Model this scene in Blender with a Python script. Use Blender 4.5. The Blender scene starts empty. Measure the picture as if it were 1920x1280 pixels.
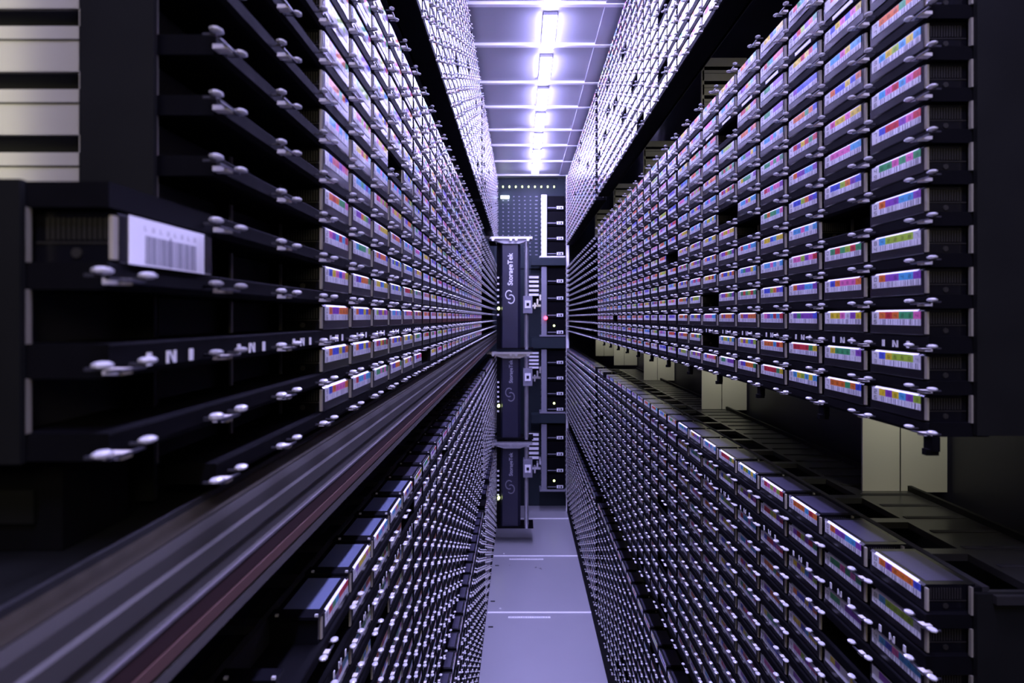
import bpy, bmesh, math, random
from mathutils import Vector, Matrix
C = bpy.context.scene.collection
S = bpy.context.scene
random.seed(11)

# ------------------------------------------------------------------ camera, world, exposure
F = 1315.0                      # focal length in pixels of the 1920 px wide frame
cam = bpy.data.cameras.new('camera'); co = bpy.data.objects.new('camera', cam); C.objects.link(co)
cam.sensor_width = 36; cam.lens = F / 1920 * 36
cam.shift_x = -16 / 1920; cam.shift_y = -45 / 1920
cam.clip_start = 0.02; cam.clip_end = 60
co.location = (0, 0, 0); co.rotation_euler = (math.pi / 2, 0, 0)
cam.dof.use_dof = True; cam.dof.focus_distance = 1.5; cam.dof.aperture_fstop = 9
S.camera = co
w = bpy.data.worlds.new('world'); S.world = w; w.use_nodes = True
w.node_tree.nodes['Background'].inputs[0].default_value = (0.25, 0.27, 0.6, 1)
w.node_tree.nodes['Background'].inputs[1].default_value = 0.02
S.view_settings.view_transform = 'Standard'; S.view_settings.look = 'None'
S.view_settings.gamma = 1; S.view_settings.exposure = 0.0

EMIT = 235.0                     # strength of the ceiling fixtures
VIOLET = (0.58, 0.53, 1.0)
CEIL, FLOOR, END = 1.22, -1.65, 6.15
XR, XL = 0.391, 0.199

def lamp(name, loc, aim, size, power, color, label):
    l = bpy.data.lights.new(name, 'AREA'); l.shape = 'RECTANGLE'; l.size, l.size_y = size
    l.energy = power; l.color = color; l.spread = math.radians(180 if name == 'near_fill_light' else 75)
    o = bpy.data.objects.new(name, l); C.objects.link(o); o.location = loc
    o.rotation_euler = (Vector(aim) - Vector(loc)).to_track_quat('-Z', 'Y').to_euler()
    o['label'] = label; o['category'] = 'light'
    return o
# warm fill light added behind the camera for the nearest end faces
lamp('near_fill_light', (0.06, -0.45, 0.32), (0.05, 1, -0.1), (0.4, 0.3), 3.0, (1.0, 0.86, 0.6), 'warm fill light added behind the viewer')

# ------------------------------------------------------------------ materials
def mat(name, col, rough=0.5, metal=0.0, noise=0.0, nscale=30, spec=0.5, stretch=(1, 1, 1), emit=None):
    m = bpy.data.materials.new(name); m.use_nodes = True
    nt = m.node_tree; b = nt.nodes['Principled BSDF']
    b.inputs['Base Color'].default_value = (*col, 1); b.inputs['Roughness'].default_value = rough
    b.inputs['Metallic'].default_value = metal; b.inputs['Specular IOR Level'].default_value = spec
    if emit:
        b.inputs['Emission Color'].default_value = (*emit[0], 1); b.inputs['Emission Strength'].default_value = emit[1]
    if noise:
        tc = nt.nodes.new('ShaderNodeTexCoord'); mp = nt.nodes.new('ShaderNodeMapping'); mp.inputs['Scale'].default_value = stretch
        n = nt.nodes.new('ShaderNodeTexNoise'); n.inputs['Scale'].default_value = nscale; n.inputs['Detail'].default_value = 5
        mx = nt.nodes.new('ShaderNodeMix'); mx.data_type = 'RGBA'
        mx.inputs[6].default_value = (*[c * (1 - noise) for c in col], 1); mx.inputs[7].default_value = (*[min(1, c * (1 + noise)) for c in col], 1)
        nt.links.new(tc.outputs['Object'], mp.inputs[0]); nt.links.new(mp.outputs[0], n.inputs[0]); nt.links.new(n.outputs[0], mx.inputs[0]); nt.links.new(mx.outputs[2], b.inputs['Base Color'])
        mr = nt.nodes.new('ShaderNodeMapRange'); mr.inputs[3].default_value = rough * 0.8; mr.inputs[4].default_value = min(1, rough * 1.2)
        nt.links.new(n.outputs[0], mr.inputs[0]); nt.links.new(mr.outputs[0], b.inputs['Roughness'])
    return m
M = {}
M['black'] = mat('black_plastic', (0.004, 0.004, 0.005), 0.75, noise=0.3, nscale=60, spec=0.03)
M['void'] = mat('matt_black', (0.006, 0.006, 0.007), 0.8)
M['cart'] = mat('cartridge_plastic', (0.004, 0.004, 0.006), 0.25, noise=0.2, nscale=40, spec=0.35)
M['rim'] = mat('cartridge_rim', (0.34, 0.32, 0.25), 0.45)
M['rib'] = mat('cartridge_rib', (0.018, 0.017, 0.015), 0.45)
M['toplit'] = mat('cartridge_top_lit', (0.11, 0.13, 0.21), 0.24)  # ceiling reflection on the left cartridge tops, put into the colour
M['post'] = mat('post_metal', (0.24, 0.23, 0.18), 0.45, 0.1)
M['clip'] = mat('clip_plastic', (0.50, 0.50, 0.50), 0.2)
M['clipjoint'] = mat('clip_joint', (0.60, 0.58, 0.52), 0.4)
M['cliparm'] = mat('clip_arm', (0.03, 0.03, 0.04), 0.4)
M['mark'] = mat('mark_white', (0.75, 0.75, 0.75), 0.5)
M['plate'] = mat('zinc_plate', (0.52, 0.51, 0.42), 0.42, 0.35, noise=0.18, nscale=6, stretch=(1, 1, 0.4))
M['darkplate'] = mat('dark_steel', (0.006, 0.0065, 0.006), 0.6, 0.0, noise=0.35, nscale=18, spec=0.15)
M['wall'] = mat('dark_wall', (0.016, 0.016, 0.026), 0.5, 0.1, noise=0.3, nscale=4)
M['floor'] = mat('floor_steel', (0.46, 0.46, 0.50), 0.30, 0.3, noise=0.05, nscale=2.5, stretch=(2, 1, 1))
M['seam'] = mat('seam_strip', (0.98, 0.98, 1.0), 0.6, 0.0)
M['ceil'] = mat('ceiling_panel', (0.21, 0.21, 0.24), 0.42, 0.3, noise=0.08, nscale=3)
M['ceilrib'] = mat('ceiling_rib', (0.72, 0.72, 0.76), 0.4, 0.2)
M['deck'] = mat('deck_steel', (0.030, 0.030, 0.029), 0.32, 0.3, noise=0.3, nscale=15)
M['alu'] = mat('anodised_rail', (0.065, 0.062, 0.058), 0.55, 0.0, noise=0.15, nscale=9, stretch=(8, 0.3, 8), spec=0.15)
M['alubrown'] = mat('rail_brown', (0.024, 0.020, 0.012), 0.7, 0.0, spec=0.1, noise=0.2, nscale=7, stretch=(8, 0.4, 8))  # brown tone of reflected light, put into the flange colour
M['alulight'] = mat('rail_light', (0.11, 0.10, 0.11), 0.5, 0.0, spec=0.2)  # bright reflected line along the rail, put into the colour
M['darkred'] = mat('rail_strip_dark', (0.04, 0.022, 0.022), 0.6, 0.0, spec=0.1)
M['copper'] = mat('rail_copper', (0.12, 0.065, 0.055), 0.55, 0.1, spec=0.2)
M['chrome'] = mat('robot_rod', (0.75, 0.75, 0.80), 0.25, 0.8)
M['robot'] = mat('robot_panel', (0.022, 0.022, 0.045), 0.35, 0.2, noise=0.15, nscale=14)
M['grey'] = mat('grey_plastic', (0.22, 0.22, 0.26), 0.45)
M['greytext'] = mat('dimmed_lettering', (0.36, 0.36, 0.42), 0.5)  # white lettering greyed for the weaker light on the lower robots
M['white'] = mat('white_plastic', (0.95, 0.95, 0.97), 0.6)
M['perf'] = mat('perforated_panel', (0.018, 0.027, 0.034), 0.5, 0.1, spec=0.2)
M['fixture'] = mat('led_diffuser', (1, 1, 1), 0.5, emit=((0.50, 0.46, 1.0), EMIT))
M['led'] = mat('led_yellow', (0.9, 1, 0.3), 0.5, emit=((0.85, 1.0, 0.35), 6))
M['ledred'] = mat('led_red', (1, 0.05, 0.1), 0.5, emit=((1.0, 0.06, 0.12), 6))
M['ledwhite'] = mat('led_white', (1, 1, 1), 0.5, emit=((0.8, 0.9, 1.0), 8))
lab = bpy.data.materials.new('cartridge_label_print'); lab.use_nodes = True
_a = lab.node_tree.nodes.new('ShaderNodeAttribute'); _a.attribute_name = 'ink'
lab.node_tree.links.new(_a.outputs['Color'], lab.node_tree.nodes['Principled BSDF'].inputs['Base Color'])
lab.node_tree.nodes['Principled BSDF'].inputs['Roughness'].default_value = 0.34
M['label'] = lab

# ------------------------------------------------------------------ mesh helper
class MB:
    def __init__(s): s.v = []; s.f = []; s.m = []; s.c = []
    def quad(s, pts, mi=0, col=(1, 1, 1)):
        n = len(s.v); s.v += [tuple(p) for p in pts]; s.f.append(tuple(range(n, n + len(pts)))); s.m.append(mi); s.c.append(col)
    def box(s, x0, x1, y0, y1, z0, z1, mi=0, col=(1, 1, 1)):
        x0, x1 = min(x0, x1), max(x0, x1); y0, y1 = min(y0, y1), max(y0, y1); z0, z1 = min(z0, z1), max(z0, z1)
        n = len(s.v)
        s.v += [(x0, y0, z0), (x1, y0, z0), (x1, y1, z0), (x0, y1, z0), (x0, y0, z1), (x1, y0, z1), (x1, y1, z1), (x0, y1, z1)]
        for f in ((0, 3, 2, 1), (4, 5, 6, 7), (0, 1, 5, 4), (1, 2, 6, 5), (2, 3, 7, 6), (3, 0, 4, 7)):
            s.f.append(tuple(n + i for i in f)); s.m.append(mi); s.c.append(col)
    def prism(s, prof, y0, y1, mi=0, mis=None):
        """closed (x,z) profile swept along y; mis = material per side"""
        n = len(s.v); k = len(prof)
        s.v += [(x, y0, z) for x, z in prof] + [(x, y1, z) for x, z in prof]
        for i in range(k):
            j = (i + 1) % k
            s.f.append((n + i, n + j, n + k + j, n + k + i)); s.m.append(mis[i] if mis else mi); s.c.append((1, 1, 1))
        s.f.append(tuple(n + i for i in range(k))[::-1]); s.m.append(mi); s.c.append((1, 1, 1))
        s.f.append(tuple(n + k + i for i in range(k))); s.m.append(mi); s.c.append((1, 1, 1))
    def cyl(s, p, q, r, seg=12, mi=0, r2=None):
        p, q = Vector(p), Vector(q); d = (q - p).normalized(); a = d.orthogonal().normalized(); b = d.cross(a)
        r2 = r if r2 is None else r2; n = len(s.v)
        for P_, R_ in ((p, r), (q, r2)):
            for i in range(seg):
                t = 2 * math.pi * i / seg; s.v.append(tuple(P_ + a * (R_ * math.cos(t)) + b * (R_ * math.sin(t))))
        for i in range(seg):
            j = (i + 1) % seg; s.f.append((n + i, n + j, n + seg + j, n + seg + i)); s.m.append(mi); s.c.append((1, 1, 1))
        s.f.append(tuple(n + i for i in range(seg))[::-1]); s.m.append(mi); s.c.append((1, 1, 1))
        s.f.append(tuple(n + seg + i for i in range(seg))); s.m.append(mi); s.c.append((1, 1, 1))
    def ball(s, c, r, seg=8, rings=5, mi=0):
        n = len(s.v); s.v.append((c[0], c[1], c[2] - r[2]))
        for k in range(1, rings):
            ph = -math.pi / 2 + math.pi * k / rings
            for i in range(seg):
                t = 2 * math.pi * i / seg
                s.v.append((c[0] + r[0] * math.cos(ph) * math.cos(t), c[1] + r[1] * math.cos(ph) * math.sin(t), c[2] + r[2] * math.sin(ph)))
        s.v.append((c[0], c[1], c[2] + r[2])); top = len(s.v) - 1
        def F_(f): s.f.append(f); s.m.append(mi); s.c.append((1, 1, 1))
        for i in range(seg):
            j = (i + 1) % seg
            F_((n, n + 1 + j, n + 1 + i)); F_((top, top - seg + i, top - seg + j))
            for k in range(rings - 2):
                a = n + 1 + k * seg; F_((a + i, a + j, a + seg + j, a + seg + i))
    def add(s, o, off=(0, 0, 0)):
        n = len(s.v); s.v += [(v[0] + off[0], v[1] + off[1], v[2] + off[2]) for v in o.v]
        s.f += [tuple(n + i for i in f) for f in o.f]; s.m += o.m; s.c += o.c
    def mesh(s, name, mats, ink=False):
        me = bpy.data.meshes.new(name); me.from_pydata(s.v, [], s.f)
        for m_ in mats: me.materials.append(M[m_])
        me.polygons.foreach_set('material_index', s.m)
        if ink:
            at = me.color_attributes.new('ink', 'FLOAT_COLOR', 'CORNER'); buf = []
            for f, c in zip(s.f, s.c): buf += [c[0], c[1], c[2], 1.0] * len(f)
            at.data.foreach_set('color', buf)
        bm = bmesh.new(); bm.from_mesh(me); bmesh.ops.recalc_face_normals(bm, faces=bm.faces); bm.to_mesh(me); bm.free()
        me.update(); return me
def link(name, me, parent=None, loc=(0, 0, 0)):
    o = bpy.data.objects.new(name, me); C.objects.link(o); o.location = loc
    if parent is not None: o.parent = parent
    return o
def build(mb, name, mats, parent=None, loc=(0, 0, 0)):
    if isinstance(mats, str): mats = [mats]
    return link(name, mb.mesh(name, mats), parent, loc)
def tag(o, label=None, cat=None, group=None, kind=None):
    if label: o['label'] = label
    if cat: o['category'] = cat
    if group: o['group'] = group
    if kind: o['kind'] = kind
    return o
def empty(name, loc, label, cat, group=None):
    o = bpy.data.objects.new(name, None); C.objects.link(o); o.location = loc; o.empty_display_size = 0.1
    return tag(o, label, cat, group)
def struct(mb, name, mats): return tag(build(mb, name, mats), kind='structure')

# ------------------------------------------------------------------ the room
YB = -1.2
m = MB(); m.box(-0.75, 0.75, YB, END + 0.1, FLOOR - 0.03, FLOOR); struct(m, 'floor', 'floor')
m = MB(); m.box(-0.75, 0.75, YB, END + 0.1, CEIL, CEIL + 0.03); struct(m, 'ceiling', 'ceil')
m = MB(); m.box(-0.75, -0.72, YB, END + 0.1, FLOOR, CEIL); struct(m, 'wall_left', 'wall')
m = MB(); m.box(0.65, 0.68, YB, END + 0.1, FLOOR, CEIL); struct(m, 'wall_right', 'wall')
m = MB(); m.box(-0.72, 0.65, END, END + 0.03, FLOOR, CEIL); struct(m, 'wall_back', 'perf')
m = MB(); m.box(-0.75, 0.68, YB - 0.03, YB, FLOOR, CEIL); struct(m, 'wall_front', 'wall')
ti = 1
for dy in (760, 553, 447, 377, 342):                       # pale joints between the floor panels
    y = F * 1.65 / dy; m = MB(); m.box(-0.185, 0.40, y - 0.009, y + 0.009, FLOOR, FLOOR + 0.002); struct(m, 'trim_%d' % ti, 'seam'); ti += 1
YC = [F * CEIL / r for r in (590, 513, 442, 396, 353, 324, 294, 268)]
for y in [2.34, 1.9, 1.45, 1.0, 0.55, 0.1] + YC:           # pale cross ribs of the ceiling
    m = MB(); m.box(-0.40, 0.50, y - 0.013, y + 0.013, CEIL - 0.012, CEIL); struct(m, 'trim_%d' % ti, 'ceilrib'); ti += 1
for x0, x1 in ((-0.40, -0.215), (0.33, 0.50)):             # side coves of the ceiling
    m = MB(); m.box(x0, x1, YB, END, CEIL - 0.008, CEIL); struct(m, 'trim_%d' % ti, 'grey'); ti += 1
m = MB(); m.box(0.388, 0.412, 5.97, 5.99, FLOOR, CEIL); struct(m, 'trim_%d' % ti, 'white'); ti += 1

# ceiling lamps
ordn = 'first second third fourth fifth sixth seventh eighth ninth tenth eleventh twelfth thirteenth fourteenth fifteenth sixteenth seventeenth eighteenth nineteenth twentieth twenty-first twenty-second twenty-third twenty-fourth'.split()
hb = MB(); hb.box(-0.028, 0.028, -0.165, 0.165, 0.018, 0.032); hm = hb.mesh('lamp_housing', ['grey'])
db = MB(); db.prism([(-0.022, 0.018), (0.022, 0.018), (0.026, 0.008), (0.014, 0.0), (-0.014, 0.0), (-0.026, 0.008)], -0.155, 0.155); dm = db.mesh('diffuser', ['fixture'])
LY = [2.965 + 0.452 * k for k in range(-8, 8)]
LY = [y for y in LY if y < 6.1]
for y in LY:
    vis = y > 2.6; k = [q for q in LY if q > 2.6].index(y) if vis else 0
    t = empty('ceiling_lamp', (0.12, y, CEIL - 0.032), ('glowing white led strip lamp on the ceiling, %s counted from the near end' % ordn[k]) if vis else 'led strip lamp on the ceiling above the top of the picture', 'ceiling lamp', 'led lamps along the aisle ceiling')
    link('lamp_housing', hm, t); link('diffuser', dm, t)

# ------------------------------------------------------------------ cartridges
H = 0.0262; CW = 0.104; P = 0.12; YR = 0.672; YL = 0.700; Y0 = YR; DEPTH = 0.05
PAL = {'red': (0.62, 0.03, 0.04), 'orange': (0.80, 0.20, 0.02), 'yellow': (0.78, 0.62, 0.02), 'green': (0.05, 0.38, 0.12), 'light blue': (0.08, 0.42, 0.68),
       'blue': (0.06, 0.10, 0.60), 'purple': (0.25, 0.06, 0.42), 'pink': (0.80, 0.16, 0.42), 'lime': (0.38, 0.62, 0.04), 'white': (0.66, 0.66, 0.68)}
SEG = {0: 'abcdef', 1: 'bc', 2: 'abged', 3: 'abgcd', 4: 'fgbc', 5: 'afgcd', 6: 'afgedc', 7: 'abc', 8: 'abcdefg', 9: 'abfgcd'}
def cart_body(s):
    b = MB()
    b.prism([(s * d, z) for d, z in ((0, 0.0012), (0, H - 0.0022), (0.0022, H - 0.0002), (DEPTH, H - 0.0002), (DEPTH, 0), (0.0012, 0))], -CW / 2, CW / 2, 0)
    for e in (-1, 1):
        y = e * CW / 2; y1 = e * (CW / 2 + (0.0045 if e < 0 else 0.0008))
        for d0, d1 in ((0.0005, 0.0026),): b.box(s * d0, s * d1, y, y1, 0.0018, H - 0.003, 1)
        b.box(s * 0.0005, s * 0.041, y, e * (CW / 2 + 0.0006), 0.0098, 0.0106, 2)
        for i in range(12): b.box(s * (0.006 + i * 0.0026), s * (0.0072 + i * 0.0026), y, e * (CW / 2 + 0.0008), 0.0118, 0.0225, 2)
        b.cyl((s * 0.021, y, 0.0052), (s * 0.021, e * (CW / 2 + 0.0009), 0.0052), 0.0026, 10, 2)
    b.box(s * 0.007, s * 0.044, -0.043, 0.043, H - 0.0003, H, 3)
    return b
M['topshade'] = mat('cartridge_top_shaded', (0.035, 0.033, 0.055), 0.3, spec=0.25)  # darker copy of the cartridge top, for tops reflecting less ceiling light
BODY = {s: cart_body(s).mesh('tape_cartridge', ['cart', 'rim', 'rib', 'topshade' if s > 0 else 'toplit']) for s in (1, -1)}
def label_cells(rnd):
    names = list(PAL); a = [rnd.choice(names) for _ in range(6)]
    base = rnd.sample(['red', 'orange', 'yellow', 'green', 'light blue', 'blue', 'purple', 'pink', 'lime'], 2)
    for i in rnd.sample(range(6), 4): a[i] = base[0] if rnd.random() < 0.6 else base[1]
    return a
def label_mb(s, cells, rnd, fine=True):
    """origin: cartridge base centre. Aisle sees +y to its right on the left wall, to its left on the right wall."""
    b = MB(); W = 0.095; d = -0.0004
    def R(u0, u1, z0, z1, col, dd=0.0):
        ya, yb = (s * (W / 2 - u0 * W), s * (W / 2 - u1 * W))
        b.quad([(s * (d - dd), ya, z0), (s * (d - dd), yb, z0), (s * (d - dd), yb, z1), (s * (d - dd), ya, z1)], 0, col)
    zt = H - 0.0022; zm = zt - 0.0076; zb = zt - 0.0140
    y0, y1 = -0.042, 0.042
    b.quad([(s * (-0.0004), y0, zt), (s * (-0.0004), y1, zt), (s * 0.0020, y1, H - 0.0001), (s * 0.0020, y0, H - 0.0001)], 0, (0.9, 0.9, 0.92))  # pale strip paints the light caught on the chamfered top edge
    b.quad([(0, -W / 2, zt), (0, W / 2, zt), (s * d, W / 2, zt), (s * d, -W / 2, zt)], 0, (0.7, 0.7, 0.7))
    b.quad([(0, -W / 2, zb), (0, W / 2, zb), (s * d, W / 2, zb), (s * d, -W / 2, zb)], 0, (0.7, 0.7, 0.7))
    R(0, 0.16, zb, zt, (0.84, 0.84, 0.84)); R(0.16, 1, zb, zm, (0.86, 0.86, 0.90))
    for i, c in enumerate(cells):
        u = 0.16 + i * 0.14; R(u, u + 0.14, zm, zt, PAL[c])
    if fine:
        def glyph(u, w_, z0, h_, n, col):
            t = 0.18 * w_; tz = 0.14 * h_
            q = {'a': (u, u + w_, z0 + h_ - tz, z0 + h_), 'd': (u, u + w_, z0, z0 + tz), 'g': (u, u + w_, z0 + h_ / 2 - tz / 2, z0 + h_ / 2 + tz / 2),
                 'f': (u, u + t, z0 + h_ / 2, z0 + h_), 'e': (u, u + t, z0, z0 + h_ / 2), 'b': (u + w_ - t, u + w_, z0 + h_ / 2, z0 + h_), 'c': (u + w_ - t, u + w_, z0, z0 + h_ / 2)}
            for k in SEG[n]: R(*q[k], col, 0.0001)
        for i in range(6): glyph(0.16 + i * 0.14 + 0.045, 0.05, zm + 0.0017, 0.0034, rnd.randint(0, 9), tuple(c * 0.35 for c in PAL[cells[i]]))
        glyph(0.05, 0.06, zm + 0.001, 0.0045, rnd.randint(0, 9), (0.1, 0.1, 0.1)); glyph(0.05, 0.06, zb + 0.001, 0.0042, rnd.randint(0, 9), (0.12, 0.12, 0.12))
        u = 0.19
        while u < 0.97:
            wv = rnd.choice((0.006, 0.012, 0.018)); R(u, u + wv, zb + 0.0004, zm - 0.0004, (0.18, 0.18, 0.22), 0.0001); u += wv + rnd.choice((0.012, 0.02, 0.03, 0.045))
    return b
rnd = random.Random(5)
VAR = []
for _ in range(56):
    cells = label_cells(rnd); cnt = sorted(set(cells) - {'white'}, key=lambda c: -cells.count(c))[:2]
    st = rnd.randint(0, 9999)
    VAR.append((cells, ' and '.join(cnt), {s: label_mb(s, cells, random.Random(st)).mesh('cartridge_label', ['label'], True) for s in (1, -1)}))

# ------------------------------------------------------------------ racks
def clip_mb(s):
    b = MB()
    for e in (-1, 1):
        b.ball((s * -0.0080, e * 0.0195, 0), (0.0042, 0.0064, 0.0020))
        b.box(s * -0.0075, s * 0.001, e * 0.0170, e * 0.0190, -0.0026, -0.0012, 1)
    b.box(s * -0.0090, s * -0.0070, -0.016, 0.016, -0.0040, -0.0028, 1)
    b.box(s * -0.0085, s * 0.001, -0.0048, 0.0042, -0.0056, -0.0026, 2)
    return b
CLIP = {s: clip_mb(s) for s in (1, -1)}; CLIPM = {s: CLIP[s].mesh('retaining_clip', ['clip', 'cliparm', 'clipjoint']) for s in (1, -1)}
def n_mark(s):
    b = MB(); x0, x1 = s * -0.0003, s * 0.0006
    for u in (-0.024, 0.024): b.box(x0, x1, u - 0.0022, u + 0.0022, -0.0035, 0.0035)
    for u in (-0.0042, 0.0042): b.box(x0, x1, u - 0.001, u + 0.001, -0.0035, 0.0035)
    a = 0.0042 * s
    b.quad([(x0, a, 0.0035), (x0, a - s * 0.0028, 0.0035), (x0, -a, -0.0035), (x0, -a + s * 0.0028, -0.0035)])
    return b
NM = {s: n_mark(s).mesh('alignment_mark', ['mark']) for s in (1, -1)}
def strip_mark(s):
    b = MB(); b.box(s * -0.0006, s * 0.0006, -0.026, 0.026, -0.0022, 0.0022); return b
SM = {s: strip_mark(s).mesh('reflective_strip', ['mark']) for s in (1, -1)}
def pxy(x, y, z): return 976 + F * x / y, 595 - F * z / y
CELLS = []          # every filled cell: side, plane, y centre, z base, tier name, col, row-from-top, score
def rack(s, plane, tier, tops, ya, ncol, label, empties=(), density=0.95, first_filled=0, fill=True, nrow=None, srow=None, far=False, deck=None, hooks=False, col0=0, lip=0.0, caps=False, skip0=False):
    side = 'right' if s > 0 else 'left'; px = s * plane
    t = empty('cartridge_rack', (px, ya, tops[0] - 0.04), label, 'rack')
    ox, oy, oz = t.location; yb = ya + ncol * P
    def X(d): return px + s * d - ox
    rs = random.Random(hash((s, tops[0], ncol)) & 0xffff)
    lows = []
    for i, zc in enumerate(tops):
        lo = tops[i - 1] if i else zc - 0.0400; hi = zc - 0.0265
        b = MB(); b.prism([(X(d), z - oz) for d, z in ((0.0012 - lip, hi), (0.0005 - lip, hi - 0.001), (0.0005 - lip, lo + 0.0035), (0.003, lo), (DEPTH + 0.006, lo), (DEPTH + 0.006, hi))], ya - oy, yb - oy)
        build(b, 'shelf', 'black', t); lows.append((lo, hi))
    b = MB(); b.box(X(DEPTH + 0.001), X(DEPTH + 0.008), ya - oy, yb - oy, tops[0] - 0.04 - oz, tops[-1] - oz); build(b, 'back_panel', 'void', t)
    for c in range(ncol + 1):
        b = MB(); y = ya + c * P - oy
        for i, zc in enumerate(tops): 
            b.box(X(0.0395), X(0.0415), y - 0.0022, y + 0.0022, zc - 0.0265 - oz, zc - oz); b.box(X(0.0415), X(DEPTH), y - 0.002, y + 0.002, zc - 0.0265 - oz, zc - oz, 1)
        build(b, 'divider', ['post', 'black'], t)
    # clips: below every cell row; the nearest 100 are parts, the rest one part
    spots = []
    for c in range(1 if skip0 == 2 else 0, ncol + 1):
        for i in range(len(tops) + 1):
            z = (tops[i] + 0.0078) if i < len(tops) else tops[0] - 0.0328
            if i == len(tops) - 1 and tier != 'upper middle': continue
            spots.append((ya + c * P, z))
    spots.sort(key=lambda q: abs(q[0]) + 0.15 * abs(q[1]))
    for y, z in spots[:100]: link('retaining_clip', CLIPM[s], t, (0, y - oy, z - oz))
    if len(spots) > 100:
        b = MB()
        for y, z in spots[100:]: b.add(CLIP[s], (0, y - oy, z - oz))
        tag(build(b, 'retaining_clip', ['clip', 'cliparm', 'clipjoint'], t), 'white retaining clips further along the rack', kind='stuff')
    if nrow is not None:
        lo, hi = lows[nrow]
        for c in range(ncol): link('alignment_mark', NM[s], t, (-s * lip, ya + (c + 0.5) * P - oy, (lo + hi) / 2 - 0.001 - oz))
    if srow is not None:
        lo, hi = lows[srow]
        for c in range(ncol): link('reflective_strip', SM[s], t, (0, ya + (c + 0.5) * P - oy, (lo + hi) / 2 + 0.001 - oz))
    if hooks:
        for c in range(0, ncol, 2):
            b = MB(); y = ya + c * P + 0.004 - oy; z = tops[0] - 0.04 - oz
            b.box(X(0.002), X(0.010), y - 0.006, y + 0.008, z - 0.014, z); b.box(X(-0.002), X(0.010), y - 0.004, y + 0.004, z - 0.018, z - 0.012); build(b, 'hook', 'black', t)
    if deck:
        b = MB(); zt = tops[-1] - oz
        b.box(X(DEPTH + 0.006), X(0.105), ya - oy, yb - oy, zt - 0.040, zt - 0.034)
        b.box(X(0.105), X(deck), ya - oy, yb - oy, zt - 0.012, zt - 0.004, 1)
        for c in range(ncol + 1): b.box(X(DEPTH + 0.006), X(0.105), ya + c * P - 0.014 - oy, ya + c * P + 0.004 - oy, zt - 0.012, zt - 0.004, 1)
        for k in range(int(ncol * 2)):
            y = ya + k * P / 2 - oy; b.box(X(0.112), X(deck - 0.008), y + 0.002, y + 0.011, zt - 0.0042, zt - 0.0032, 0)
        build(b, 'deck', ['void', 'deck'], t)
        b = MB(); b.box(X(deck - 0.006), X(deck), ya - oy, yb - oy, zt - 0.006, zt + 0.004); build(b, 'deck_edge', 'darkplate', t)
    if caps:
        for c in range(ncol + 1):
            b = MB(); y = ya + c * P - oy; zt = tops[-1] - oz; b.box(X(0.0), X(DEPTH), y - 0.010, y + 0.010, zt - 0.0, zt + 0.003); b.box(X(0.002), X(DEPTH), y - 0.0045, y + 0.0045, zt - 0.026, zt); b.box(X(0.001), X(0.004), y - 0.009, y - 0.006, zt + 0.003, zt + 0.005, 1); b.box(X(0.040), X(0.043), y - 0.009, y - 0.006, zt + 0.003, zt + 0.005, 1)
            build(b, 'divider_cap', ['cart', 'clip'], t)
    if fill:
        for c in range(first_filled, ncol):
            for i, zc in enumerate(tops):
                if (c, i) in empties or rs.random() > density: continue
                y = ya + (c + 0.5) * P; zb = zc - 0.0265
                sc = 0
                if not far:
                    x0, q0 = pxy(px, y - 0.047, zb); x1, _ = pxy(px, y + 0.047, zb); h = F * 0.026 / y; w_ = abs(x0 - x1)
                    cx = (x0 + x1) / 2; cy = q0 - h / 2
                    if -20 < cx < 1940 and -25 < cy < 1300: sc = w_ * h
                CELLS.append((sc, s, px, y, zb, '%s %s' % (side, tier), c + col0, len(tops) - 1 - i, far))
    return t
main = [-0.0744, -0.0347, 0.0086] + [0.0086 + 0.0397 * k for k in range(1, 12)]
def down(top, n=14): r = [top, top - 0.040, top - 0.0845] + [top - 0.0845 - 0.04 * k for k in range(1, n - 2)]; return r[::-1]
def up(bot, n=14): return [bot, bot + 0.04] + [bot + 0.0845 + 0.04 * k for k in range(n - 2)]
NC = 24; YF = YL + NC * P + 0.08; NF = 19
lm = [z + 0.005 for z in main]
rack(1, XR, 'upper middle', main, Y0, NC, 'long black rack of taped cartridges in the middle of the right wall, lit labels', {(1, 5), (4, 6), (5, 7), (5, 11), (9, 6), (6, 3), (6, 1), (18, 2)}, 1.0, nrow=2, srow=12, hooks=True)
rack(1, XR, 'top', up(0.652), Y0, NC, 'black cartridge rack highest on the right wall, under the ceiling', (), 0.93, nrow=None)
rack(1, XR, 'lower middle', down(-0.258), Y0, NC, 'black cartridge rack on the right wall below the open gap, seen from above', (), 0.97, nrow=12, deck=0.20, lip=0.0035)
rack(1, XR, 'bottom', down(-0.935), Y0, NC, 'black cartridge rack lowest on the right wall, down at the floor', (), 0.97, deck=0.20, lip=0.0035)
rack(-1, XL, 'upper middle', lm, YL - 2 * P, NC + 2, 'long black rack in the middle of the left wall above the rail', {(5, 8), (8, 0)}, 1.0, first_filled=2, nrow=2, srow=12, col0=-2)
rack(-1, XL, 'top', up(0.645), YL - 2 * P, NC + 2, 'black cartridge rack highest on the left wall, under the ceiling', (), 0.93, first_filled=0, col0=-2)
rack(-1, XL, 'lower middle', down(-0.298), YL - 2 * P, NC + 2, 'black cartridge rack on the left wall just below the rail', {(2, 12), (4, 10), (3, 9)}, 0.97, first_filled=2, nrow=12, deck=0.20, col0=-2, lip=0.0035, caps=True)
rack(-1, 0.185, 'bottom', down(-0.955), YL - P, NC + 1, 'black cartridge rack lowest on the left wall, down at the floor', (), 0.97, deck=0.20, col0=-1, lip=0.0035)
rack(1, XR, 'far upper middle', main, YF, NF, 'empty black far rack in the middle of the right wall', fill=False, far=True)
rack(1, XR, 'far top', up(0.652), YF, NF, 'dim far cartridge rack at the top of the right wall', density=0.97, far=True)
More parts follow.
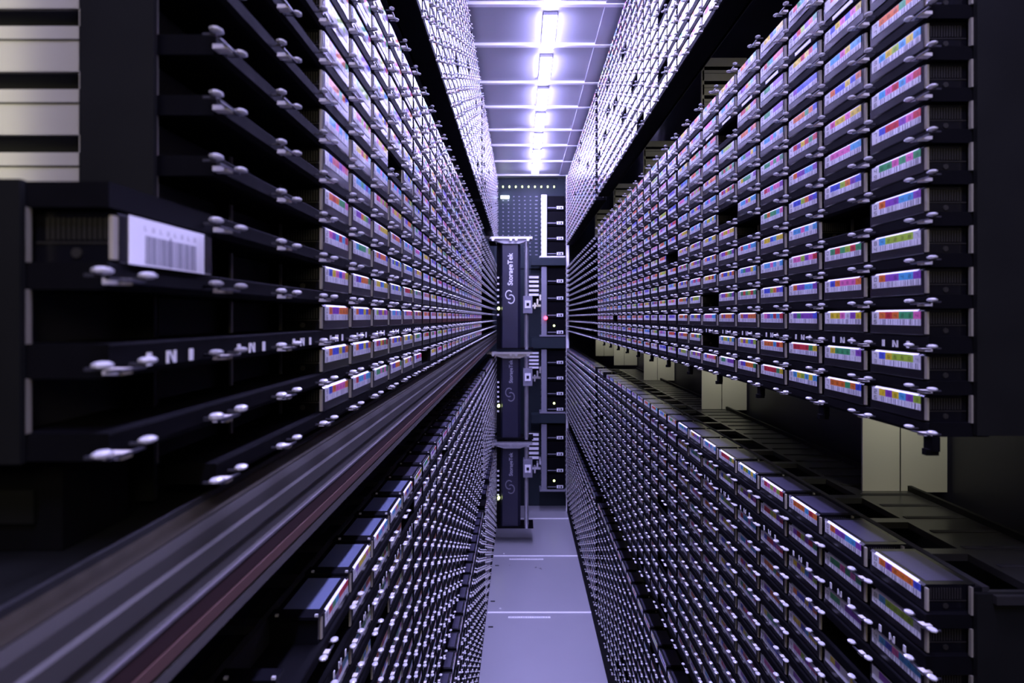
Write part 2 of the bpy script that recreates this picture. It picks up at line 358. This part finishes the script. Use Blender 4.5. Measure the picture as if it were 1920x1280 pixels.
rack(1, XR, 'far lower middle', down(-0.258), YF, NF, 'dim far cartridge rack on the right wall below the gap', density=0.97, far=True)
rack(1, XR, 'far bottom', down(-0.935), YF, NF, 'dim far cartridge rack at the foot of the right wall', density=0.97, far=True)
rack(-1, XL, 'far upper middle', lm, YF, NF, 'empty black far rack on the left wall behind the robots', fill=False, far=True)
rack(-1, XL, 'far top', up(0.645), YF, NF, 'dim far cartridge rack at the top of the left wall', density=0.97, far=True)
rack(-1, XL, 'far lower middle', down(-0.298), YF, NF, 'dim far cartridge rack on the left wall beside the lower robots', density=0.97, far=True)
rack(-1, 0.185, 'far bottom', down(-0.955), YF, NF, 'dim far cartridge rack at the foot of the left wall', density=0.97, far=True)
# short extra rack nearest the viewer on the left: four and a half rows of empty cells, one holding the cartridge with the barcode
near = lm[1:4]
t = rack(-1, XL, 'near', near, YL - 3 * P, 1, 'short black rack nearest the viewer at the left edge, holding one barcoded cartridge', fill=False, nrow=1, skip0=1)
b = MB(); b.box(-0.50, -0.1995, YL - 3 * P, YL - 2 * P - 0.004, 0.0535, 0.066); o = build(b, 'top_cover', 'black', t); o.location = -t.location
b = MB(); b.box(-0.60, -0.2385, YL - 3 * P - 0.006, YL - 3 * P - 0.002, -0.070, 0.066); o = build(b, 'end_panel', 'darkplate', t); o.location = -t.location

CELLS.sort(key=lambda q: -q[0])
ind, rest = CELLS[:299], CELLS[299:]
rv = random.Random(77); TIER = {'upper middle': 'upper middle rack', 'top': 'top rack', 'lower middle': 'lower middle rack', 'bottom': 'bottom rack'}
for sc, s, px, y, zb, where, c, r, far in ind:
    cells, nm, lms = VAR[rv.randrange(len(VAR))]
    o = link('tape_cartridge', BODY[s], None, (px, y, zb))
    cn = ordn[c] if c >= 0 else 'foremost'
    tag(o, 'cartridge, %s label, %s rack, %s column, %s row down' % (nm, where, cn, ordn[r]), 'tape cartridge', 'tape cartridges in the wall racks')
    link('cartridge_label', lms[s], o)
b = MB(); rb = random.Random(3)
SV = {s: [] for s in (1, -1)}
for s in (1, -1):
    for _ in range(40):
        q = MB(); q.box(0, s * DEPTH, -CW / 2, CW / 2, 0, H - 0.0002, 0)
        q.box(s * 0.007, s * 0.044, -0.043, 0.043, H - 0.0003, H, 1)
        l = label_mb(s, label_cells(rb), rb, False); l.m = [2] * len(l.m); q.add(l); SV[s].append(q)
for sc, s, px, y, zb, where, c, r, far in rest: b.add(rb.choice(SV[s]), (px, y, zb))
me = b.mesh('tape_cartridge', ['cart', 'topshade', 'label'], True)
tag(link('tape_cartridge', me), 'thousands of further cartridges filling the racks towards the far end of the aisle', 'tape cartridge', 'tape cartridges in the wall racks', 'stuff')

# the cartridge with the big black and white barcode
zb = near[2] - 0.0265; Yc = YL - 2.5 * P
b = MB(); b.box(-0.34, -0.235, 0.360, 0.420, -0.1195, -0.0720); b.box(-0.268, -0.248, 0.357, 0.360, -0.105, -0.088, 1); tag(build(b, 'junction_box', ['black', 'darkplate']), 'dark box on the rail top under the nearest left rack', 'box')
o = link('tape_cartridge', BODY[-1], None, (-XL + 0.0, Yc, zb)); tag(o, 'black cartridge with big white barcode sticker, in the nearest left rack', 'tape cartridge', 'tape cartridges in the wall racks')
q = MB(); x0 = -(-0.0006)
q.box(0.0001, 0.0006, -0.0440, 0.0400, 0.0004, 0.0252, 0)
rr = random.Random(9); y = -0.0290
while y < 0.0290:
    wv = rr.choice((0.0005, 0.0009, 0.0012)); q.box(0.0006, 0.00075, y, y + wv, 0.0015, 0.0165, 1); y += wv + rr.choice((0.0006, 0.0010))
q.box(0.0006, 0.00078, -0.003, -0.0018, 0.0010, 0.0180, 1)
for k in range(8):
    y = -0.030 + k * 0.0080
    q.box(0.0006, 0.0007, y, y + 0.0005, 0.0190, 0.0215, 2); q.box(0.0006, 0.0007, y, y + 0.0022, 0.0190, 0.0194, 2)
    if k % 2: q.box(0.0006, 0.0007, y + 0.0018, y + 0.0022, 0.0190, 0.0215, 2)
M['ink'] = mat('barcode_ink', (0.22, 0.22, 0.26), 0.5); M['inkgrey'] = mat('print_grey', (0.4, 0.4, 0.42), 0.5)
tag(build(q, 'barcode_label', ['white', 'ink', 'inkgrey'], o), 'white barcode sticker')

# ------------------------------------------------------------------ end plates, bays
def slotted(name, xa, xb, y, z0, z1, s, label, slots=True, pitch=0.041, zs=0.107, cat='panel', side_plate=True):
    t = empty(name, (s * xa, y, z0), label, cat); loc = t.location
    def B(): return MB()
    b = B(); inner = 0.007
    if slots:
        z = zs
        while z - 0.03 > z0: z -= pitch
        edges = []
        cur = z0
        while z < z1:
            if z > cur: b.box(s * xa, s * xb, y, y + 0.004, cur, z)
            cur = z + 0.0115; z += pitch
        if cur < z1: b.box(s * xa, s * xb, y, y + 0.004, cur, z1)
        b.box(s * xa, s * (xa + inner), y, y + 0.004, z0, z1)
    else:
        b.box(s * xa, s * xb, y, y + 0.004, z0, z1)
    o = build(b, 'plate', 'plate', t); o.location = -loc
    if slots:
        b = B(); z = zs - 0.041 * 2
        while z < z1:
            if z - 0.009 > z0: b.box(s * (xa + 0.001), s * xb, y - 0.0006, y, z - 0.0095, z - 0.0085)
            z += pitch
        o = build(b, 'groove', 'rib', t); o.location = -loc
    b = B(); b.box(s * (xa - 0.003), s * xa, y - 0.008, y + 0.004, z0, z1); o = build(b, 'flange', 'plate', t); o.location = -loc
    if slots:
        b = B(); b.box(s * (xa + 0.001), s * xb, y + 0.02, y + 0.024, z0, z1); o = build(b, 'backing', 'void', t); o.location = -loc
    return t
slotted('slotted_panel', 0.2795, 0.66, 0.455, 0.067, 1.15, -1, 'pale zinc panel with dark slots at the upper left corner')
b = MB(); b.box(-0.2765, -0.2300, 0.440, 0.444, -0.115, 1.15); tag(build(b, 'end_panel', 'darkplate'), 'dark steel end panel beside the pale slotted panel, upper left', 'panel')
b = MB(); b.box(0.4325, 0.60, 0.664, 0.670, -0.112, 0.60); tag(build(b, 'end_panel', 'darkplate'), 'dark steel end panel at the right edge, beside the nearest cartridges', 'panel')
b = MB(); b.box(0.4325, 0.60, 0.664, 0.670, -1.55, -0.262); tag(build(b, 'end_panel', 'darkplate'), 'dark steel end panel at the lower right corner', 'panel')
place = ['nearest', 'second', 'third', 'fourth', 'farthest']
for k, y in enumerate((1.06, 2.0, 2.94, 3.88, 4.82)):
    t = slotted('bay_panel', 0.517, 0.645, y, 0.47, 0.74, 1, 'pale slatted panel behind the right racks above the gap, %s from the viewer' % place[k], zs=0.50)
    t = empty('bay_panel', (0.517, y, -0.264), 'pale plain panel in the right wall gap between racks, %s from the viewer' % place[k], 'panel'); loc = t.location
    b = MB(); b.box(0.517, 0.573, y, y + 0.004, -0.264, 0.46); b.box(0.575, 0.645, y, y + 0.004, -0.264, 0.46); o = build(b, 'plate', 'plate', t); o.location = -loc
    b = MB(); b.box(0.573, 0.575, y + 0.002, y + 0.004, -0.264, 0.46); o = build(b, 'joint', 'void', t); o.location = -loc
    lamp('panel_fill_light', (0.56, y - 0.26, 0.06), (0.57, y, -0.14), (0.05, 0.05), 0.14, (1.0, 0.98, 0.86), 'small warm fill light added behind the right racks, %s bay' % place[k])  # unseen warm light added to brighten the pale panels
    lamp('panel_fill_light', (0.55, y - 0.30, 0.40), (0.57, y, 0.65), (0.05, 0.05), 0.035, (1.0, 0.98, 0.86), 'small warm upper fill light added behind the right racks, %s bay' % place[k])
lamp('panel_fill_light', (-0.375, 0.385, 0.25), (-0.36, 0.455, 0.25), (0.015, 0.36), 0.03, (1.0, 0.95, 0.75), 'small warm fill light added in front of the slotted panel')  # added out of frame to brighten the slotted panel

# ------------------------------------------------------------------ guide rail along the left wall
t = empty('guide_rail', (-0.2, 0.12, -0.12), 'long streaked metal robot rail running along the left wall', 'rail'); loc = t.location
def railpart(name, prof, mat_, y0=0.12, y1=5.9, label=None):
    b = MB(); b.prism(prof, y0, y1); o = build(b, name, mat_, t); o.location = -loc
    if label: tag(o, label)
railpart('top_plate', [(-0.50, -0.124), (-0.2135, -0.124), (-0.2135, -0.120), (-0.50, -0.120)], 'darkplate')
railpart('edge_lip', [(-0.2135, -0.126), (-0.2110, -0.126), (-0.2110, -0.1185), (-0.2135, -0.1185)], 'void')
railpart('upper_flange', [(-0.30, -0.129), (-0.2030, -0.129), (-0.2095, -0.1225), (-0.30, -0.1225)], 'alubrown', label='brownish flange')
railpart('rail_body', [(-0.30, -0.205), (-0.199, -0.205), (-0.199, -0.172), (-0.2005, -0.170), (-0.2005, -0.160), (-0.199, -0.158), (-0.199, -0.147), (-0.201, -0.145), (-0.201, -0.136), (-0.203, -0.130), (-0.30, -0.130)], 'alu')
railpart('highlight_bead', [(-0.1992, -0.1735), (-0.1975, -0.1735), (-0.1975, -0.1715), (-0.1992, -0.1715)], 'alulight')
railpart('dark_strip', [(-0.1992, -0.1855), (-0.1980, -0.1855), (-0.1980, -0.1745), (-0.1992, -0.1745)], 'darkred', label='dark red strip')
railpart('power_strip', [(-0.1992, -0.1945), (-0.1975, -0.1945), (-0.1975, -0.1865), (-0.1992, -0.1865)], 'copper', label='copper coloured strip')
railpart('lower_bead', [(-0.1992, -0.2045), (-0.1972, -0.2045), (-0.1980, -0.1975), (-0.1992, -0.1975)], 'alu')

# ------------------------------------------------------------------ robots
def text_mesh(body, size, extrude=0.0008):
    cu = bpy.data.curves.new('logo_text', 'FONT'); cu.body = body; cu.size = size; cu.extrude = extrude; cu.align_x = 'LEFT'; cu.offset = 0.0012
    o = bpy.data.objects.new('tmp', cu); C.objects.link(o); dg = bpy.context.evaluated_depsgraph_get()
    me = bpy.data.meshes.new_from_object(o.evaluated_get(dg)); bpy.data.objects.remove(o); me.materials.clear(); me.materials.append(M['white']); return me
TXT = text_mesh('StorageTek', 0.062)
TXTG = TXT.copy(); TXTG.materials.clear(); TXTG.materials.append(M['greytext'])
RY = 5.12; K = RY / F
def px2x(px): return (px - 976) * K
def py2z(py): return (595 - py) * K
def robot(ytop, ybot, text_top, text_bot, logo_y, grip_y, label, idx):
    t = empty('handling_robot', (px2x(957), RY, py2z(ybot)), label, 'robot', 'stacked handling robots at the far end'); loc = Vector(t.location)
    def part(b, name, mt, parent=t, lab_=None):
        o = build(b, name, mt, parent)
        if parent is t: o.location = -loc
        if lab_: tag(o, lab_)
        return o
    zt, zb = py2z(ytop), py2z(ybot)
    def B(x0, x1, y0, y1, z0, z1, b=None, mi=0):
        b = b or MB(); b.box(px2x(x0), px2x(x1), RY + y0, RY + y1, z0, z1, mi); return b
    b = MB(); xa, xb = px2x(939), px2x(976)
    b2 = [(xa, RY + 0.02), (xa + 0.012, RY), (xb - 0.02, RY), (xb, RY + 0.03), (xb, RY + 0.16), (xa, RY + 0.16)]
    n = len(b.v); z0, z1 = zb + 0.012, zt - 0.03
    b.v += [(x, y, z0) for x, y in b2] + [(x, y, z1) for x, y in b2]
    for i in range(6): b.f.append((i, (i + 1) % 6, 6 + (i + 1) % 6, 6 + i)); b.m.append(0); b.c.append((1, 1, 1))
    b.f.append(tuple(range(6))); b.f.append(tuple(range(6, 12))); b.m += [0, 0]; b.c += [(1, 1, 1)] * 2
    part(b, 'mast', 'robot')
    b = B(931, 939, 0.03, 0.14, zb, zt - 0.04); part(b, 'side_channel', 'black')
    b = MB(); x = px2x(934)
    for k in range(7): b.box(x - 0.008, x + 0.006, RY + 0.026, RY + 0.030, zb + (zt - zb) * (0.30 + 0.055 * k), zb + (zt - zb) * (0.30 + 0.055 * k) + 0.012)
    part(b, 'tick_marks', 'white')
    b = MB(); b.cyl((px2x(987), RY - 0.01, zb), (px2x(987), RY - 0.01, zt - 0.03), 0.0155, 14); part(b, 'rod', 'chrome')
    b = MB()                                          # bracket with claw ends
    b.box(px2x(913), px2x(998), RY - 0.06, RY + 0.10, zt - 0.024, zt - 0.008)
    b.box(px2x(905), px2x(918), RY - 0.02, RY + 0.05, zt - 0.012, zt)
    b.prism([(px2x(918), zt - 0.024), (px2x(945), zt - 0.055), (px2x(975), zt - 0.055), (px2x(996), zt - 0.024)], RY - 0.03, RY + 0.06)
    for cx in (925, 958, 968, 990): b.cyl((px2x(cx), RY - 0.061, zt - 0.03), (px2x(cx), RY - 0.03, zt - 0.03), 0.010, 10)
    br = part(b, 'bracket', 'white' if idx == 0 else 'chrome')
    b = B(932, 1000, -0.02, 0.16, zb - 0.0, zb + 0.012); part(b, 'base_plate', 'black')
    zg = py2z(grip_y)
    b = B(981, 998, -0.05, 0.06, zg - 0.062, zg + 0.062); g = part(b, 'gripper', 'grey')
    b = MB(); b.box(px2x(984), px2x(995), RY - 0.056, RY - 0.05, zg - 0.026, zg + 0.030); b.box(px2x(987), px2x(992), RY - 0.058, RY - 0.056, zg - 0.010, zg + 0.012, 1)
    build(b, 'camera_window', ['white', 'void'], g)
    b = MB()
    for k in range(3): b.box(px2x(1001 + 5 * k), px2x(1004 + 5 * k), RY - 0.05, RY + 0.03, zg - 0.03 + 0.03 * k, zg + 0.012 + 0.03 * k)
    b.box(px2x(998), px2x(1014), RY, RY + 0.03, zg - 0.015, zg + 0.0); build(b, 'finger', 'chrome', g)
    b = MB(); b.ball((px2x(935), RY + 0.015, py2z(logo_y + 22)), (0.009, 0.006, 0.012)); part(b, 'status_light', 'led', lab_='small yellow green status light')
    # writing, turned to read upwards
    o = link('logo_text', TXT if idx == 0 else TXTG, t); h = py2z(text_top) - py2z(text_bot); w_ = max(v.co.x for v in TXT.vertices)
    s_ = h / w_; o.scale = (s_, s_, 1); o.rotation_euler = (Matrix.Rotation(-math.pi / 2, 3, 'Y') @ Matrix.Rotation(math.pi / 2, 3, 'X')).to_euler()
    o.location = Vector((px2x(961), RY - 0.001, py2z(text_bot))) - loc
    b = MB(); cx, cz = px2x(956), py2z(logo_y)           # emblem: two hooked arcs
    def arc(cx_, cz_, r, a0, a1, wd):
        N = 12
        for i in range(N):
            p, q = [math.radians(a0 + (a1 - a0) * j / N) for j in (i, i + 1)]
            b.quad([(cx_ + (r - wd) * math.cos(p), RY - 0.0015, cz_ + 1.25 * (r - wd) * math.sin(p)), (cx_ + r * math.cos(p), RY - 0.0015, cz_ + 1.25 * r * math.sin(p)),
                    (cx_ + r * math.cos(q), RY - 0.0015, cz_ + 1.25 * r * math.sin(q)), (cx_ + (r - wd) * math.cos(q), RY - 0.0015, cz_ + 1.25 * (r - wd) * math.sin(q))])
    arc(cx - 0.006, cz + 0.014, 0.028, 40, 300, 0.006); arc(cx + 0.008, cz - 0.018, 0.028, -140, 120, 0.006)
    part(b, 'logo_emblem', 'white' if idx == 0 else 'grey')  # lower emblems greyed for the weaker light there
robot(443, 655, 474, 535, 556, 571, 'uppermost of three stacked dark tape robots, bright bracket and white lettering', 0)
robot(657, 823, 674, 718, 739, 706, 'middle of three stacked dark tape robots', 1)
robot(825, 989, 848, 892, 912, 876, 'lowest of three stacked dark tape robots, standing just above the floor', 2)

# ------------------------------------------------------------------ far end: drive racks, magazines, perforated wall
EY = 5.95; KE = EY / F
def ex(px): return (px - 976) * KE
def ez(py): return (595 - py) * KE
tiers = [(365, 480), (500, 628), (655, 772), (795, 918)]; nth = ['top', 'second', 'third', 'bottom']
for k, (a, c) in enumerate(tiers):
    t = empty('drive_rack', (ex(1038), EY, ez(c)), '%s drive rack in the column at the far end of the aisle' % nth[k], 'drive rack'); loc = t.location
    def part(b, name, mt):
        o = build(b, name, mt, t); o.location = -loc; return o
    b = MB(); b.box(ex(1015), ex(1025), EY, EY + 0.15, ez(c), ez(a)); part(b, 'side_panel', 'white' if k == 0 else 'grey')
    b = MB()
    for j in range(14 if k == 0 else 10): b.cyl((ex(1015), EY + 0.01, ez(a) + (ez(c) - ez(a)) * (j + 0.5) / (14 if k == 0 else 10)), (ex(1014), EY + 0.01, ez(a) + (ez(c) - ez(a)) * (j + 0.5) / (14 if k == 0 else 10)), 0.008, 8)
    part(b, 'rack_screws', 'void')
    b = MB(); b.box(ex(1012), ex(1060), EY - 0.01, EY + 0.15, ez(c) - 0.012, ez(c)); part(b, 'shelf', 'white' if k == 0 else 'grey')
    b = MB(); b.box(ex(1025), ex(1061), EY + 0.1, EY + 0.15, ez(c), ez(a)); part(b, 'back_panel', 'void')
    n = 4; h = (ez(a) - ez(c)) / n
    for j in range(n):
        z = ez(c) + j * h
        d = empty('tape_drive', (ex(1042), EY + 0.01, z), 'black tape drive with white tag, %s up in the %s far drive rack' % (['lowest', 'second', 'third', 'highest'][j], nth[k]), 'tape drive', 'tape drives at the far end'); dl = d.location
        b = MB(); b.box(ex(1026), ex(1059), EY + 0.01, EY + 0.09, z, z + h * 0.93); o = build(b, 'drive_body', 'black', d); o.location = -dl
        b = MB(); b.box(ex(1044), ex(1056), EY + 0.008, EY + 0.01, z + h * 0.08, z + h * 0.26); b.box(ex(1047), ex(1049), EY + 0.007, EY + 0.008, z + h * 0.10, z + h * 0.22, 1); b.box(ex(1051), ex(1054), EY + 0.007, EY + 0.008, z + h * 0.10, z + h * 0.22, 1)
        o = build(b, 'drive_tag', ['white', 'void'], d); o.location = -dl
        b = MB(); b.box(ex(1027), ex(1043), EY + 0.007, EY + 0.01, z + h * 0.14, z + h * 0.19); o = build(b, 'slot_lip', 'grey', d); o.location = -dl
        if j == 0 and k: b = MB(); b.ball((ex(1039), EY + 0.004, z + h * 0.55), (0.008, 0.005, 0.009), mi=0); o = build(b, 'status_light', 'led', d); o.location = -dl
    if k < 3:
        b = MB(); b.box(ex(996), ex(1060), EY - 0.02, EY + 0.12, ez(tiers[k + 1][0]) + 0.012, ez(c) - 0.02)
        tag(build(b, 'cable_tray', 'perf'), 'grey perforated tray below the %s far drive rack' % nth[k], 'tray')
b = MB(); b.ball((ex(1023), EY - 0.02, ez(596)), (0.016, 0.008, 0.016)); tag(build(b, 'indicator_light', 'ledred'), 'red glowing indicator beside the second far drive rack', 'light')
for k, (a, c, n) in enumerate(((515, 556, 5), (658, 692, 5), (810, 862, 6))):
    t = empty('cartridge_magazine', (ex(1001), EY, ez(c)), '%s magazine of white slots beside the robots at the far end' % ['highest', 'middle', 'lowest'][k], 'magazine'); loc = t.location
    b = MB(); b.box(ex(990), ex(1012), EY + 0.02, EY + 0.06, ez(c), ez(a)); o = build(b, 'backing', 'void', t); o.location = -loc
    for j in range(n):
        z = ez(c) + (ez(a) - ez(c)) * (j + 0.2) / n; b = MB(); b.box(ex(992), ex(1010), EY, EY + 0.02, z, z + (ez(a) - ez(c)) / n * 0.5); o = build(b, 'slot_bar', 'white', t); o.location = -loc
# perforated wall of the far turning bay
b = MB(); R = 0
rp = random.Random(4)
for i in range(16):
    for j in range(9):
        x = ex(930 + j * 10.5 + rp.random()); z = ez(362 + i * 7.5)
        if x < ex(1012): b.box(x, x + (0.012 if j != 7 else 0.022), END - 0.012, END - 0.010, z, z + 0.007)
t = empty('cell_wall', (ex(970), END - 0.01, ez(500)), 'dark far wall dotted with small pale cell marks above the robots', 'wall unit'); loc = t.location
o = build(b, 'cell_marks', 'grey', t); o.location = -loc
b = MB(); b.box(ex(925), ex(1014), END - 0.010, END, ez(500), ez(350)); o = build(b, 'panel', 'perf', t); o.location = -loc
for k in range(10):
    b = MB(); x = ex(930 + k * 12.3); b.ball((x, END - 0.03, ez(343)), (0.006, 0.006, 0.009)); tag(build(b, 'indicator_light', 'led'), 'tiny yellow indicator in the row along the far ceiling, %s from the left' % ordn[k], 'light', 'row of indicators under the far ceiling')
b = MB(); b.box(ex(938), ex(954), END - 0.05, END - 0.03, ez(366), ez(361)); b.box(ex(940), ex(952), END - 0.03, END - 0.01, ez(365), ez(362)); tag(build(b, 'wall_lamp', 'ledwhite'), 'small bright white lamp on the far wall', 'light')

# ------------------------------------------------------------------ floor stickers and screws
for k, (xa, xb, yy, hh) in enumerate(((953, 1032, 1157, 0.020), (955, 1019, 1048, 0.022))):
    y = F * 1.65 / (yy - 595); x0, x1 = (xa - 976) * y / F, (xb - 976) * y / F
    t = empty('floor_sticker', ((x0 + x1) / 2, y, FLOOR), 'white printed strip stuck on the floor, %s the viewer' % ['nearest', 'farther from'][k], 'sticker'); loc = t.location
    b = MB(); b.box(x0, x1, y - hh / 2, y + hh / 2, FLOOR, FLOOR + 0.001); o = build(b, 'paper', 'white', t); o.location = -loc
    b = MB(); x = x0 + 0.008
    while x < x1 - 0.01: b.box(x, x + 0.004, y - hh / 5, y + hh / 5, FLOOR + 0.001, FLOOR + 0.0015); x += random.choice((0.007, 0.010, 0.013))
    o = build(b, 'print', 'inkgrey', t); o.location = -loc
for k, (xx, yy, dk) in enumerate(((938, 1141, 0), (945, 1038, 0), (920, 1175, 1), (924, 1127, 1), (932, 1060, 1))):
    y = F * 1.65 / (yy - 595); x = (xx - 976) * y / F; b = MB()
    if dk: b.box(x - 0.013, x + 0.013, y - 0.008, y + 0.008, FLOOR, FLOOR + 0.001)
    else: b.cyl((x, y, FLOOR), (x, y, FLOOR + 0.004), 0.006, 10)
    w_ = ['white floor screw nearest the viewer', 'white floor screw by the second joint', 'dark floor slot nearest the viewer', 'middle dark floor slot of three at the left edge', 'farthest dark floor slot of three at the left edge'][k]
    tag(build(b, 'floor_slot' if dk else 'floor_screw', 'void' if dk else 'white'), w_, 'slot' if dk else 'screw')
# plinths under the bottom racks
for s, x in ((1, XR), (-1, 0.185)):
    b = MB(); b.box(s * (x + 0.004), s * (x + 0.15), 0.5, 5.95, FLOOR, down(-0.935 if s > 0 else -0.955)[0] - 0.04); tag(build(b, 'rack_plinth', 'black'), 'black plinth under the %s bottom rack' % ('right' if s > 0 else 'left'), 'plinth')
